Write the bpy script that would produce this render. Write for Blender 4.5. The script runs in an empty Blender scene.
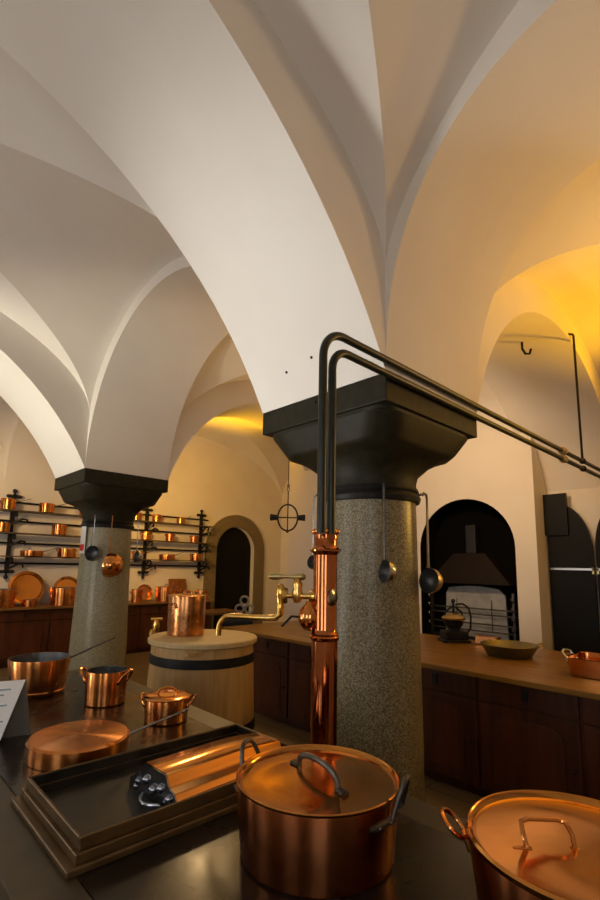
import bpy, math, random
from mathutils import Vector, Matrix
random.seed(7)
PI = math.pi
sc = bpy.context.scene
COL = sc.collection

# ------------------------------------------------------------------ materials
def new_mat(name):
    m = bpy.data.materials.new(name); m.use_nodes = True
    nt = m.node_tree; b = nt.nodes['Principled BSDF']
    return m, nt, b

def mat(name, col, rough=.5, metal=0, col2=None, scale=8, bump=0, bscale=30, stretch=(1, 1, 1), rvar=0, spec=None,
        emit=None, estr=0, lo=.35, hi=.65, detail=4, coat=0):
    m, nt, b = new_mat(name)
    b.inputs['Base Color'].default_value = (*col, 1)
    b.inputs['Roughness'].default_value = rough
    b.inputs['Metallic'].default_value = metal
    if spec is not None: b.inputs['Specular IOR Level'].default_value = spec
    if coat: b.inputs['Coat Weight'].default_value = coat; b.inputs['Coat Roughness'].default_value = .15
    if emit: b.inputs['Emission Color'].default_value = (*emit, 1); b.inputs['Emission Strength'].default_value = estr
    tc = nt.nodes.new('ShaderNodeTexCoord'); mp = nt.nodes.new('ShaderNodeMapping')
    nt.links.new(tc.outputs['Object'], mp.inputs[0]); mp.inputs['Scale'].default_value = stretch
    if col2 or rvar:
        n = nt.nodes.new('ShaderNodeTexNoise'); n.inputs['Scale'].default_value = scale; n.inputs['Detail'].default_value = detail
        nt.links.new(mp.outputs[0], n.inputs[0])
        if col2:
            r = nt.nodes.new('ShaderNodeValToRGB'); nt.links.new(n.outputs[0], r.inputs[0])
            r.color_ramp.elements[0].position = lo; r.color_ramp.elements[1].position = hi
            r.color_ramp.elements[0].color = (*col, 1); r.color_ramp.elements[1].color = (*col2, 1)
            nt.links.new(r.outputs[0], b.inputs['Base Color'])
        if rvar:
            q = nt.nodes.new('ShaderNodeMapRange'); nt.links.new(n.outputs[0], q.inputs[0])
            q.inputs[1].default_value = .3; q.inputs[2].default_value = .7
            q.inputs[3].default_value = max(.02, rough - rvar); q.inputs[4].default_value = rough + rvar
            nt.links.new(q.outputs[0], b.inputs['Roughness'])
    if bump:
        n = nt.nodes.new('ShaderNodeTexNoise'); n.inputs['Scale'].default_value = bscale; n.inputs['Detail'].default_value = 3
        nt.links.new(mp.outputs[0], n.inputs[0])
        bp = nt.nodes.new('ShaderNodeBump'); bp.inputs['Strength'].default_value = bump; bp.inputs['Distance'].default_value = .01
        nt.links.new(n.outputs[0], bp.inputs['Height']); nt.links.new(bp.outputs[0], b.inputs['Normal'])
    return m

M = {}
M['plaster'] = mat('plaster', (.76, .71, .64), .9, col2=(.80, .76, .69), scale=1.5, bump=.12, bscale=6)
M['copper'] = mat('copper', (.68, .26, .07), .14, 1, col2=(.80, .36, .12), scale=9, bump=.04, bscale=22, rvar=.04)
def brushed(m, an):
    nt = m.node_tree; b = nt.nodes['Principled BSDF']
    tg = nt.nodes.new('ShaderNodeTangent'); tg.direction_type = 'RADIAL'; tg.axis = 'Z'
    nt.links.new(tg.outputs[0], b.inputs['Tangent']); b.inputs['Anisotropic'].default_value = an; b.inputs['Anisotropic Rotation'].default_value = .25
M['copper_body'] = mat('brushed_copper', (.60, .215, .055), .24, 1, col2=(.74, .31, .10), scale=7, bump=.03, bscale=16, rvar=.05)
brushed(M['copper_body'], .92)
M['copper_dark'] = mat('brushed_dark_copper', (.36, .115, .04), .22, 1, col2=(.46, .165, .06), scale=7, bump=.02, bscale=16, rvar=.03)
brushed(M['copper_dark'], .92)
M['copper_worn'] = mat('copper_worn', (.50, .20, .065), .22, 1, col2=(.66, .31, .12), scale=14, bump=.06, bscale=30, rvar=.08)
M['copper_lid'] = mat('copper_lid', (.68, .29, .06), .15, 1, col2=(.62, .29, .09), scale=6, bump=.05, bscale=14, rvar=.06)
M['copper_pipe'] = mat('polished_copper', (.55, .20, .075), .10, 1, col2=(.48, .16, .055), scale=5, bump=.03, bscale=12)
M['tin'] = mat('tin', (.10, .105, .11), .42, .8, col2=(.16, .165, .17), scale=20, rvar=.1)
M['end_tin'] = mat('dull_tin', (.36, .38, .43), .22, 1, col2=(.22, .23, .26), scale=20, rvar=.08)
M['pan_brass'] = mat('pan_brass', (.20, .185, .105), .34, .9, col2=(.27, .24, .13), scale=6, rvar=.06)
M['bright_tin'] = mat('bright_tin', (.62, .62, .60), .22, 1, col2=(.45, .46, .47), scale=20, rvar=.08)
M['iron'] = mat('iron', (.008, .008, .0075), .5, .1, col2=(.016, .015, .014), scale=30, bump=.1, spec=.3)
M['worn_iron'] = mat('worn_iron', (.07, .062, .055), .36, .8, col2=(.13, .115, .10), scale=24, bump=.06)
M['brass'] = mat('brass', (.72, .42, .08), .20, 1, col2=(.80, .56, .20), scale=20, rvar=.06)
M['old_brass'] = mat('old_brass', (.42, .33, .14), .36, 1, col2=(.56, .43, .2), scale=10, rvar=.08)
M['capstone'] = mat('dark_green_stone', (.013, .0115, .0050), .55, 0, spec=.22, col2=(.022, .019, .0090), scale=18, bump=.1, bscale=60)
M['pipe'] = mat('green_black_paint', (.008, .0115, .0070), .36, 0, spec=.4, col2=(.014, .017, .011), scale=30)
M['stove'] = mat('blackened_stove_steel', (.017, .012, .008), .26, .35, spec=.4, col2=(.028, .0195, .0125), scale=5, rvar=.07, bump=.02)
M['stove_rim'] = mat('steel_rim', (.050, .036, .019), .42, .3, col2=(.068, .050, .027), scale=10)
M['tray'] = mat('tray_brass_grey', (.13, .075, .026), .38, .5, col2=(.085, .048, .016), scale=12, bump=.06)
M['tray_in'] = mat('tray_lining', (.017, .015, .011), .40, .5, col2=(.036, .031, .024), scale=14, rvar=.12)
M['oak'] = mat('light_oak', (.50, .31, .115), .55, 0, col2=(.40, .235, .08), scale=5, stretch=(6, 6, .6), bump=.08)
M['lidwood'] = mat('scrubbed_lid_wood', (.56, .41, .20), .6, 0, col2=(.48, .345, .16), scale=5, stretch=(1, 9, 1))
M['top'] = mat('counter_beech', (.27, .130, .014), .36, 0, spec=.35, col2=(.215, .10, .0105), scale=4, stretch=(7, .8, 1), rvar=.06)
M['topx'] = mat('counter_beech_wall', (.20, .10, .026), .42, 0, col2=(.16, .078, .02), scale=4, stretch=(.8, 7, 1))
M['cab'] = mat('dark_stained_oak', (.050, .013, .0035), .42, 0, spec=.35, col2=(.085, .023, .006), scale=4, stretch=(5, 5, .5), bump=.06)
M['cab2'] = mat('dark_stained_panel', (.062, .0165, .0042), .42, 0, spec=.35, col2=(.10, .028, .0075), scale=4, stretch=(5, 5, .5), bump=.05)
M['black'] = mat('black_panel', (.0040, .0040, .0032), .55, 0, spec=.2)
M['soot'] = mat('soot', (.0025, .0022, .002), .95, spec=.1)
M['steel'] = mat('polished_steel', (.40, .40, .39), .3, 1)
M['ovenwhite'] = mat('galvanised_sheet', (.42, .43, .42), .5, .0, col2=(.28, .285, .28), scale=6)
M['shelfwood'] = mat('grey_brown_board', (.11, .075, .035), .55, .0, col2=(.07, .045, .022), scale=8, stretch=(.5, 6, 6))
M['doorstone'] = mat('grey_green_stone', (.17, .135, .072), .8, 0, col2=(.22, .175, .10), scale=20, bump=.1)
M['paper'] = mat('paper', (.88, .93, .96), .6)
M['ink'] = mat('ink', (.30, .42, .52), .7)
M['red'] = mat('red_print', (.60, .03, .02), .6)
M['white'] = mat('white_print', (.75, .74, .70), .6)

# granite with grains
def granite(name, dark, mid, light, sc_=70):
    m, nt, b = new_mat(name)
    tc = nt.nodes.new('ShaderNodeTexCoord')
    v = nt.nodes.new('ShaderNodeTexVoronoi'); v.inputs['Scale'].default_value = sc_
    n = nt.nodes.new('ShaderNodeTexNoise'); n.inputs['Scale'].default_value = sc_ * .8; n.inputs['Detail'].default_value = 4
    nt.links.new(tc.outputs['Object'], v.inputs[0]); nt.links.new(tc.outputs['Object'], n.inputs[0])
    mx = nt.nodes.new('ShaderNodeMix'); mx.data_type = 'FLOAT'; mx.inputs[0].default_value = .5
    sp = nt.nodes.new('ShaderNodeSeparateColor'); nt.links.new(v.outputs['Color'], sp.inputs[0])
    nt.links.new(sp.outputs[0], mx.inputs[2]); nt.links.new(n.outputs[0], mx.inputs[3])
    r = nt.nodes.new('ShaderNodeValToRGB'); nt.links.new(mx.outputs[0], r.inputs[0])
    e = r.color_ramp.elements; e[0].position = .25; e[0].color = (*dark, 1); e[1].position = .75; e[1].color = (*light, 1)
    k = e.new(.5); k.color = (*mid, 1)
    nt.links.new(r.outputs[0], b.inputs['Base Color']); b.inputs['Roughness'].default_value = .33
    return m
M['granite'] = granite('granite_grey', (.095, .075, .036), (.20, .168, .092), (.33, .285, .17), 150)
M['granite2'] = granite('granite_fine', (.20, .18, .105), (.27, .245, .145), (.35, .32, .20), 110)

# tiled floor
def floor_mat():
    m, nt, b = new_mat('stone_floor')
    tc = nt.nodes.new('ShaderNodeTexCoord'); br = nt.nodes.new('ShaderNodeTexBrick')
    br.offset = 0; br.inputs['Scale'].default_value = 1; br.inputs['Brick Width'].default_value = .4; br.inputs['Row Height'].default_value = .4
    br.inputs['Mortar Size'].default_value = .006
    br.inputs['Color1'].default_value = (.21, .145, .065, 1); br.inputs['Color2'].default_value = (.24, .165, .075, 1); br.inputs['Mortar'].default_value = (.09, .06, .03, 1)
    nt.links.new(tc.outputs['Object'], br.inputs[0]); nt.links.new(br.outputs[0], b.inputs['Base Color'])
    b.inputs['Roughness'].default_value = .35
    return m
M['floor'] = floor_mat()

# ------------------------------------------------------------------ mesh builder
class MB:
    def __init__(s): s.v = []; s.f = []
    def add(s, vs, fs):
        o = len(s.v); s.v += [tuple(v) for v in vs]; s.f += [tuple(i + o for i in f) for f in fs]; return s
    def box(s, x0, x1, y0, y1, z0, z1, rz=0, c=None):
        vs = [(x, y, z) for z in (z0, z1) for y in (y0, y1) for x in (x0, x1)]
        if rz:
            cx, cy = c or ((x0 + x1) / 2, (y0 + y1) / 2); cs, sn = math.cos(rz), math.sin(rz)
            vs = [(cx + (x - cx) * cs - (y - cy) * sn, cy + (x - cx) * sn + (y - cy) * cs, z) for x, y, z in vs]
        return s.add(vs, [(0, 2, 3, 1), (4, 5, 7, 6), (0, 1, 5, 4), (2, 6, 7, 3), (0, 4, 6, 2), (1, 3, 7, 5)])
    def lathe(s, prof, n=48, mtx=None, sx=1, sy=1):
        """prof: (r, z) list; r=0 ends are closed to a point"""
        vs = []; fs = []; rows = []
        for r, z in prof:
            if r < 1e-6: rows.append([len(vs)]); vs.append(Vector((0, 0, z)))
            else:
                rows.append(list(range(len(vs), len(vs) + n)))
                vs += [Vector((r * sx * math.cos(2 * PI * i / n), r * sy * math.sin(2 * PI * i / n), z)) for i in range(n)]
        for a, b in zip(rows, rows[1:]):
            for i in range(n):
                j = (i + 1) % n
                if len(a) == 1 and len(b) == 1: continue
                if len(a) == 1: fs.append((a[0], b[j], b[i]))
                elif len(b) == 1: fs.append((a[i], a[j], b[0]))
                else: fs.append((a[i], a[j], b[j], b[i]))
        if mtx: vs = [mtx @ v for v in vs]
        return s.add(vs, fs)
    def tube(s, pts, r, n=8, closed=False, flat=1, up=None):
        pts = [Vector(p) for p in pts]; N = len(pts); rs = r if isinstance(r, (list, tuple)) else [r] * N
        vs = []; fs = []; u = None
        for i, p in enumerate(pts):
            if closed: t = pts[(i + 1) % N] - pts[i - 1]
            else: t = pts[min(i + 1, N - 1)] - pts[max(i - 1, 0)]
            t.normalize()
            if u is None:
                u = Vector(up) if up else (Vector((0, 0, 1)) if abs(t.z) < .9 else Vector((1, 0, 0)))
            u = (u - t * u.dot(t)).normalized(); w = t.cross(u)
            for k in range(n):
                a = 2 * PI * k / n
                vs.append(p + u * (rs[i] * flat * math.cos(a)) + w * (rs[i] * math.sin(a)))
        for i in range(N if closed else N - 1):
            for k in range(n):
                a = i * n + k; b = i * n + (k + 1) % n; j = (i + 1) % N
                fs.append((a, b, j * n + (k + 1) % n, j * n + k))
        if not closed:
            fs.append(tuple(range(n - 1, -1, -1))); fs.append(tuple(range((N - 1) * n, N * n)))
        return s.add(vs, fs)
    def prism(s, poly, axis, a0, a1):
        """poly: 2D outline; extruded along axis 0/1/2 between a0 and a1"""
        n = len(poly)
        def P(u, v, a): return ((a, u, v), (u, a, v), (u, v, a))[axis]
        vs = [P(u, v, a0) for u, v in poly] + [P(u, v, a1) for u, v in poly]
        fs = [tuple(range(n - 1, -1, -1)), tuple(range(n, 2 * n))] + [(i, (i + 1) % n, n + (i + 1) % n, n + i) for i in range(n)]
        return s.add(vs, fs)
    def ball(s, c, r, n=12):
        c = Vector(c); pr = [(r * math.sin(PI * i / 8), -r * math.cos(PI * i / 8)) for i in range(9)]
        return s.lathe(pr, n, Matrix.Translation(c))
    def build(s, name, m, parent=None, smooth=True, bevel=0, loc=None):
        me = bpy.data.meshes.new(name); me.from_pydata([tuple(v) for v in s.v], [], s.f); me.materials.append(m)
        me.update()
        import bmesh
        bm = bmesh.new(); bm.from_mesh(me); bmesh.ops.recalc_face_normals(bm, faces=bm.faces); bm.to_mesh(me); bm.free()
        if smooth:
            for p in me.polygons: p.use_smooth = True
            me.set_sharp_from_angle(angle=math.radians(38))
        o = bpy.data.objects.new(name, me); COL.objects.link(o)
        if loc: o.location = loc
        if parent: o.parent = parent
        if bevel:
            b = o.modifiers.new('bevel', 'BEVEL'); b.width = bevel; b.segments = 2; b.limit_method = 'ANGLE'; b.angle_limit = math.radians(40)
        return o

def tag(o, label, cat, group=None, kind=None):
    o['label'] = label; o['category'] = cat
    if group: o['group'] = group
    if kind: o['kind'] = kind
    return o
def empty(name, loc, rz=0, label=None, cat=None, group=None):
    o = bpy.data.objects.new(name, None); COL.objects.link(o); o.location = loc; o.rotation_euler = (0, 0, rz); o.empty_display_size = .05
    if label: tag(o, label, cat, group)
    return o
def struct(o): o['kind'] = 'structure'; return o
def copy_tree(o, parent=None):
    c = o.copy(); COL.objects.link(c); c.parent = parent
    for ch in list(o.children): copy_tree(ch, c)
    return c

# ------------------------------------------------------------------ the room: extents
Z0 = 2.50                                   # springing height
XW, XR, XR2 = -3.0, 6.30, 7.60              # left wall, right wall, far right wall
YB, YD = -1.20, 8.60                        # wall behind the camera, far wall with the door
NC = dict(x0=1.887, x1=2.863, y0=1.368, y1=2.344)     # near capital
FC = dict(x0=1.760, x1=2.722, y0=5.12, y1=6.06)     # far capital

def circ(a, h):
    R = (a * a + h * h) / (2 * h)
    return lambda t: (math.sqrt(max(0, R * R - (a * t) ** 2)) - (R - h)) / h
def sup(p): return lambda t: max(0, 1 - abs(t) ** p) ** (1 / p)

gL = circ(2.44, 1.5); gR = circ(1.735, 1.275); gY = sup(2.0); gB = sup(2.25); gF = sup(2.0)
Z1 = .58                                    # the webs spring this much above the capital
def webp(H, p):
    c = sup(p); return lambda t: (Z1 + (H - Z1) * c(t)) / H

def inv(g, val):
    lo, hi = 0, 1
    for _ in range(40):
        m = (lo + hi) / 2
        if g(m) > val: lo = m
        else: hi = m
    return lo

def web(mb, x0a, x1a, x0b, x1b, y0, y1, gy, gx, H):
    """groined web. corners (x0a..x1a at y0), (x0b..x1b at y1). gy: profile across y, gx: profile across x."""
    def P(u, v, z):
        y = (y0 + y1) / 2 + v * (y1 - y0) / 2; w = (v + 1) / 2
        xl = x0a * (1 - w) + x0b * w; xr = x1a * (1 - w) + x1b * w
        return ((xl + xr) / 2 + u * (xr - xl) / 2, y, z)
    n = 40
    ts = [-math.cos(PI * i / n) for i in range(n + 1)]      # dense near the springing
    K = 8
    for sgn in (-1, 1):                      # cells touching u = +-1, height follows v
        vs = []; fs = []
        for v in ts:
            z = gy(v); us = inv(gx, z)
            for k in range(K + 1):
                vs.append(P(sgn * (1 + (us - 1) * k / K), v, Z0 + H * z))
        for i in range(n):
            for k in range(K):
                a = i * (K + 1) + k; fs.append((a, a + 1, a + K + 2, a + K + 1))
        mb.add(vs, fs)
        vs = []; fs = []
        for u in ts:
            z = gx(u); vv = inv(gy, z)
            for k in range(K + 1):
                vs.append(P(u, sgn * (1 + (vv - 1) * k / K), Z0 + H * z))
        for i in range(n):
            for k in range(K):
                a = i * (K + 1) + k; fs.append((a, a + 1, a + K + 2, a + K + 1))
        mb.add(vs, fs)

HA, HB, HA2, HB2, HF, HF2 = 1.68, 1.66, 1.68, 1.52, 1.68, 1.70
wA, wB, wA2, wB2, wF, wF2 = webp(HA, 1.8), webp(HB, 1.8), webp(HA2, 1.8), webp(HB2, 1.8), webp(HF, 1.8), webp(HF2, 1.8)
wBy = webp(HB, 1.5); wB2y = webp(HB2, 1.6)
webs = [  # x0a x1a x0b x1b y0 y1 gy gx H
    (XW, NC['x0'], XW, FC['x0'], NC['y1'], FC['y0'], wA, wA, HA),
    (XW, NC['x0'], XW, NC['x0'], -.83, NC['y0'], wBy, wB, HB),
    (XW, FC['x0'], XW, FC['x0'], FC['y1'], YD, wF, wF, HF),
    (NC['x1'], XR, FC['x1'], XR, NC['y1'], FC['y0'], wA2, wA2, HA2),
    (NC['x1'], XR, NC['x1'], XR, -.83, NC['y0'], wB2y, wB2, HB2),
    (FC['x1'], XR2, FC['x1'], XR2, FC['y1'], YD, wF2, wF2, HF2)]
for w in webs:
    mb = MB(); web(mb, *w); struct(mb.build('ceiling', M['plaster']))

# arch bands: soffit + the two stepped faces up to the webs
trim_n = [0]
def band(p0, p1, q0, q1, g, h, Ha, ga, Hb, gb):
    """edge A runs p0->p1, edge B runs q0->q1 (xy); rises g*h; faces go up to Z0+Ha*ga, Z0+Hb*gb"""
    mb = MB(); n = 48
    ts = [-math.cos(PI * i / n) for i in range(n + 1)]
    def L(a, b, t): w = (t + 1) / 2; return (a[0] * (1 - w) + b[0] * w, a[1] * (1 - w) + b[1] * w)
    rows = []
    for t in ts:
        a = L(p0, p1, t); b = L(q0, q1, t); z = Z0 + h * g(t); r = []
        if Ha: r.append((*a, max(z, Z0 + Ha * ga(t))))
        r.append((*a, z)); r.append((*b, z))
        if Hb: r.append((*b, max(z, Z0 + Hb * gb(t))))
        rows.append(r)
    m = len(rows[0]); vs = [v for r in rows for v in r]
    mb.add(vs, [(i * m + k, i * m + k + 1, (i + 1) * m + k + 1, (i + 1) * m + k) for i in range(n) for k in range(m - 1)])
    trim_n[0] += 1
    o = mb.build('trim_%d' % trim_n[0], M['plaster']); o['kind'] = 'structure'; return o
N_, F_ = NC, FC
# near column: towards -x, +x, -y ; near-far arch ; far column: -x, +x, +y
band((XW, N_['y0']), (N_['x0'], N_['y0']), (XW, N_['y1']), (N_['x0'], N_['y1']), gL, 1.5, HB, wB, HA, wA)
band((N_['x1'], N_['y0']), (XR, N_['y0']), (N_['x1'], N_['y1']), (XR, N_['y1']), gR, 1.275, HB2, wB2, HA2, wA2)
band((N_['x0'], -.83), (N_['x0'], N_['y0']), (N_['x1'], -.83), (N_['x1'], N_['y0']), gB, 1.39, HB, wBy, HB2, wB2y)
band((N_['x0'], N_['y1']), (F_['x0'], F_['y0']), (N_['x1'], N_['y1']), (F_['x1'], F_['y0']), gY, 1.56, HA, wA, HA2, wA2)
band((XW, F_['y0']), (F_['x0'], F_['y0']), (XW, F_['y1']), (F_['x0'], F_['y1']), gL, 1.5, HA, wA, HF, wF)
band((F_['x0'], F_['y1']), (F_['x0'], YD), (F_['x1'], F_['y1']), (F_['x1'], YD), gF, 1.5, HF, wF, HF2, wF2)
# far +x arch, its far side carries a wider web
def far_band():
    mb = MB(); n = 48; x0, x1 = F_['x1'], XR
    ts = [-math.cos(PI * i / n) for i in range(n + 1)]; rows = []
    for t in ts:
        x = (x0 + x1) / 2 + t * (x1 - x0) / 2; z = Z0 + 1.36 * gR(t)
        tf = (x - (x0 + XR2) / 2) / ((XR2 - x0) / 2)
        rows.append([(x, F_['y0'], max(z, Z0 + HA2 * wA2(t))), (x, F_['y0'], z), (x, F_['y1'], z), (x, F_['y1'], max(z, Z0 + HF2 * wF2(tf)))])
    vs = [v for r in rows for v in r]
    mb.add(vs, [(i * 4 + k, i * 4 + k + 1, (i + 1) * 4 + k + 1, (i + 1) * 4 + k) for i in range(n) for k in range(3)])
    # wall piece carrying on from the landing to the far right wall
    rows = []
    for i in range(13):
        x = XR + (XR2 - XR) * i / 12; tf = (x - (x0 + XR2) / 2) / ((XR2 - x0) / 2)
        rows.append([(x, F_['y1'], 0), (x, F_['y1'], Z0 + HF2 * wF2(min(1, tf)))])
    vs = [v for r in rows for v in r]
    mb.add(vs, [(i * 2, i * 2 + 1, i * 2 + 3, i * 2 + 2) for i in range(12)])
    trim_n[0] += 1
    struct(mb.build('trim_%d' % trim_n[0], M['plaster']))
far_band()

# ------------------------------------------------------------------ walls
T = .35
ZT = 4.5
def wall(name, *boxes):
    mb = MB()
    for b in boxes: mb.box(*b)
    return struct(mb.build(name, M['plaster'], smooth=False))
# left wall with three window openings  (y ranges)
WIN = [(-.55, .75), (2.75, 4.25), (6.4, 7.7)]; WZ = (1.0, 2.9)
bx = []; y = YB - T
for a, b in WIN:
    bx.append((XW - T, XW, y, a, 0, ZT)); bx.append((XW - T, XW, a, b, 0, WZ[0])); bx.append((XW - T, XW, a, b, WZ[1], ZT)); y = b
bx.append((XW - T, XW, y, YD + T, 0, ZT))
wall('wall_left', *bx)
# wall behind the camera with one window
BW = (-1.9, -.5)
wall('wall_back', (XW - T, BW[0], YB - T, YB, 0, ZT), (BW[0], BW[1], YB - T, YB, 0, WZ[0]), (BW[0], BW[1], YB - T, YB, WZ[1], ZT), (BW[1], XR + T, YB - T, YB, 0, ZT))
struct(MB().box(XW, XR, YB, -.83, Z0, ZT).build('trim_30', M['plaster'], smooth=False))
wall('wall_right', (XR, XR + T, YB - T, F_['y1'] - .02, 0, ZT))
wall('wall_right_alcove', (XR2, XR2 + T, F_['y1'] - .02, YD, 0, ZT))
# far wall with arched door opening: x 5.76..6.80, round head at z 2.33
DX, DR, DZ = 6.28, .52, 1.84
def arch_wall(y0, y1, xa, xb, cx, r, zs, zt):
    mb = MB(); pts = [(xa, 0), (cx - r, 0), (cx - r, zs)] + [(cx - r * math.cos(PI * i / 20), zs + r * math.sin(PI * i / 20)) for i in range(1, 20)] + [(cx + r, zs), (cx + r, 0), (xb, 0), (xb, zt), (xa, zt)]
    # quads between arch and outer boundary to stay valid
    mb.box(xa, cx - r, y0, y1, 0, zt); mb.box(cx + r, xb, y0, y1, 0, zt)
    for i in range(20):
        a0, a1 = PI * i / 20, PI * (i + 1) / 20
        x_0, z_0, x_1, z_1 = cx - r * math.cos(a0), zs + r * math.sin(a0), cx - r * math.cos(a1), zs + r * math.sin(a1)
        mb.prism([(x_0, z_0), (x_1, z_1), (x_1, zt), (x_0, zt)], 1, y0, y1)
    return mb
struct(arch_wall(YD, YD + T, XW - T, XR2 + T, DX, DR, DZ, ZT).build('wall_far', M['plaster'], smooth=False))
# stone surround
mb = MB(); ro = .78; n = 24
out = [(DX - ro, 0)] + [(DX - ro * math.cos(PI * i / n), DZ + ro * math.sin(PI * i / n)) for i in range(n + 1)] + [(DX + ro, 0)]
inn = [(DX - DR, 0)] + [(DX - DR * math.cos(PI * i / n), DZ + DR * math.sin(PI * i / n)) for i in range(n + 1)] + [(DX + DR, 0)]
for i in range(len(out) - 1):
    mb.prism([out[i], out[i + 1], inn[i + 1], inn[i]], 1, YD - .05, YD)
struct(mb.build('trim_20', M['doorstone'], smooth=False))
# black door leaf recessed in the opening
mb = MB(); leaf = [(DX - DR, 0), (DX - DR, DZ)] + [(DX - DR * math.cos(PI * i / n), DZ + DR * math.sin(PI * i / n)) for i in range(1, n)] + [(DX + DR, DZ), (DX + DR, 0)]
mb.prism(leaf, 1, YD + .12, YD + .18)
dleaf = struct(mb.build('door_1', M['black'], smooth=False))
mb = MB()
for z in (.55, 1.75): mb.box(DX - DR - .02, DX - DR + .16, YD + .09, YD + .12, z - .03, z + .03)
mb.build('door_hinge', M['iron'], dleaf, smooth=False)
MB().box(DX + DR - .1, DX + DR - .06, YD + .08, YD + .12, .95, 1.12).build('door_handle', M['iron'], dleaf, smooth=False)
# floor and roof shell
struct(MB().box(XW - T, XR2 + T, YB - T, YD + T, -.1, 0).build('floor', M['floor'], smooth=False))
struct(MB().box(XW - T, XR2 + T, YB - T, YD + T, ZT, ZT + .1).build('ceiling', M['plaster'], smooth=False))

# windows: daylight panes in deep reveals
M['daylight'] = mat('daylight_pane', (.5, .6, .7), .4, emit=(.96, .97, 1.0), estr=2.5)
M['frame'] = mat('window_frame_paint', (.55, .52, .46), .5)
def window(k, axis, a, b, off):
    mb = MB(); z0, z1 = WZ
    if axis == 0: mb.box(off, off + .02, a, b, z0, z1)
    else: mb.box(a, b, off, off + .02, z0, z1)
    w = struct(mb.build('window_%d' % k, M['daylight'], smooth=False)); w['kind'] = 'structure'
    fr = MB()
    def bar(u0, u1, z_0, z_1):
        if axis == 0: fr.box(off + .02, off + .07, u0, u1, z_0, z_1)
        else: fr.box(u0, u1, off + .02, off + .07, z_0, z_1)
    bar(a, a + .06, z0, z1); bar(b - .06, b, z0, z1); bar(a, b, z0, z0 + .06); bar(a, b, z1 - .06, z1)
    m = (a + b) / 2; bar(m - .035, m + .035, z0, z1); bar(a, b, (z0 + z1) / 2 - .02, (z0 + z1) / 2 + .02)
    fr.build('window_frame', M['frame'], w, smooth=False)
for k, (a, b) in enumerate(WIN): window(k + 1, 0, a, b, XW - .28)
window(4, 1, BW[0], BW[1], YB - .28)

# ------------------------------------------------------------------ oven breast with arched niche
BX, BY0, BY1 = 5.90, 2.15, 6.50
NY, NR, NZ, NB = 3.06, .66, 1.80, .62     # niche centre y, half width, spring z, hearth height
def breast():
    mb = MB()
    mb.box(BX, XR + .02, BY0, NY - NR, 0, 4.35); mb.box(BX, XR + .02, NY + NR, BY1, 0, 4.35)
    mb.box(BX, XR + .02, NY - NR, NY + NR, 0, NB)
    for i in range(24):
        a0, a1 = PI * i / 24, PI * (i + 1) / 24
        y_0, z_0, y_1, z_1 = NY - NR * math.cos(a0), NZ + NR * .98 * math.sin(a0), NY - NR * math.cos(a1), NZ + NR * .98 * math.sin(a1)
        mb.prism([(y_0, z_0), (y_1, z_1), (y_1, 4.35), (y_0, 4.35)], 0, BX, XR + .02)
    return struct(mb.build('trim_21', M['plaster'], smooth=False))
breast()
# sooty lining of the niche
mb = MB(); r2 = NR - .005
prof = [(NY - r2, NB)] + [(NY - r2 * math.cos(PI * i / 24), NZ + r2 * .98 * math.sin(PI * i / 24)) for i in range(25)] + [(NY + r2, NB)]
o_ = len(prof)
mb.add([(BX + .004, a, b) for a, b in prof] + [(XR - .03, a, b) for a, b in prof], [(i, i + 1, o_ + i + 1, o_ + i) for i in range(o_ - 1)] + [tuple(range(o_, 2 * o_))] + [(0, o_, 2 * o_ - 1, o_ - 1)])
struct(mb.build('trim_22', M['soot'], smooth=False))

ov = empty('roasting_oven', (BX + .2, NY + .05, NB), 0, 'sooty roasting oven with pale grey arched door and spit rods inside the wall niche', 'oven')
mb = MB()   # door sheet with arched top: y 2.62-3.42, z .68-1.3
yy0, yy1 = -.46, .40
pts = [(yy0, .04), (yy1, .04), (yy1 - .02, .58)] + [(yy1 - .06 - .7 * i / 8, .66 + .03 * math.sin(PI * i / 8)) for i in range(9)] + [(yy0 + .02, .58)]
mb.prism(pts, 0, .08, .11); mb.build('oven_door', M['ovenwhite'], ov, smooth=False)
mb = MB(); mb.box(-.02, .16, -.60, .60, 0, .04); mb.build('hearth_plate', M['iron'], ov, smooth=False)
for z in (.12, .21, .33, .40):
    MB().tube([(.03, -.60, z), (.03, .60, z - .0)], .010, 6).build('spit_rod', M['worn_iron'], ov)
for yv in (-.57, .57):
    mb = MB(); mb.box(.0, .05, yv - .015, yv + .015, .04, .62)
    for z in (.16, .28, .40, .52): mb.tube([(.0, yv, z), (-.04, yv, z - .01), (-.06, yv, z + .02), (-.05, yv, z + .045)], .009, 6)
    mb.build('spit_rack', M['worn_iron'], ov)
for yv in (-.28, .2): MB().tube([(.03, yv, .13), (.03, yv, .52)], .006, 6).build('upright_rod', M['worn_iron'], ov)
# hood: sloped box above door, flue
mb = MB()
mb.add([(-.08, -.58, .72), (-.08, .58, .72), (.16, .58, .72), (.16, -.58, .72), (.02, -.22, 1.12), (.02, .22, 1.12), (.16, .22, 1.12), (.16, -.22, 1.12)],
       [(0, 1, 5, 4), (1, 2, 6, 5), (3, 0, 4, 7), (4, 5, 6, 7), (2, 3, 7, 6), (0, 3, 2, 1)])
M['hood'] = mat('sooty_hood', (.010, .0045, .0025), .6, 0, spec=.2)
mb.build('hood', M['hood'], ov, smooth=False)
M['flue'] = mat('grey_flue', (.012, .0125, .012), .5, .3)
MB().box(.02, .14, -.10, .04, 1.12, 1.50).build('flue', M['flue'], ov, smooth=False, bevel=.008)

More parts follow.
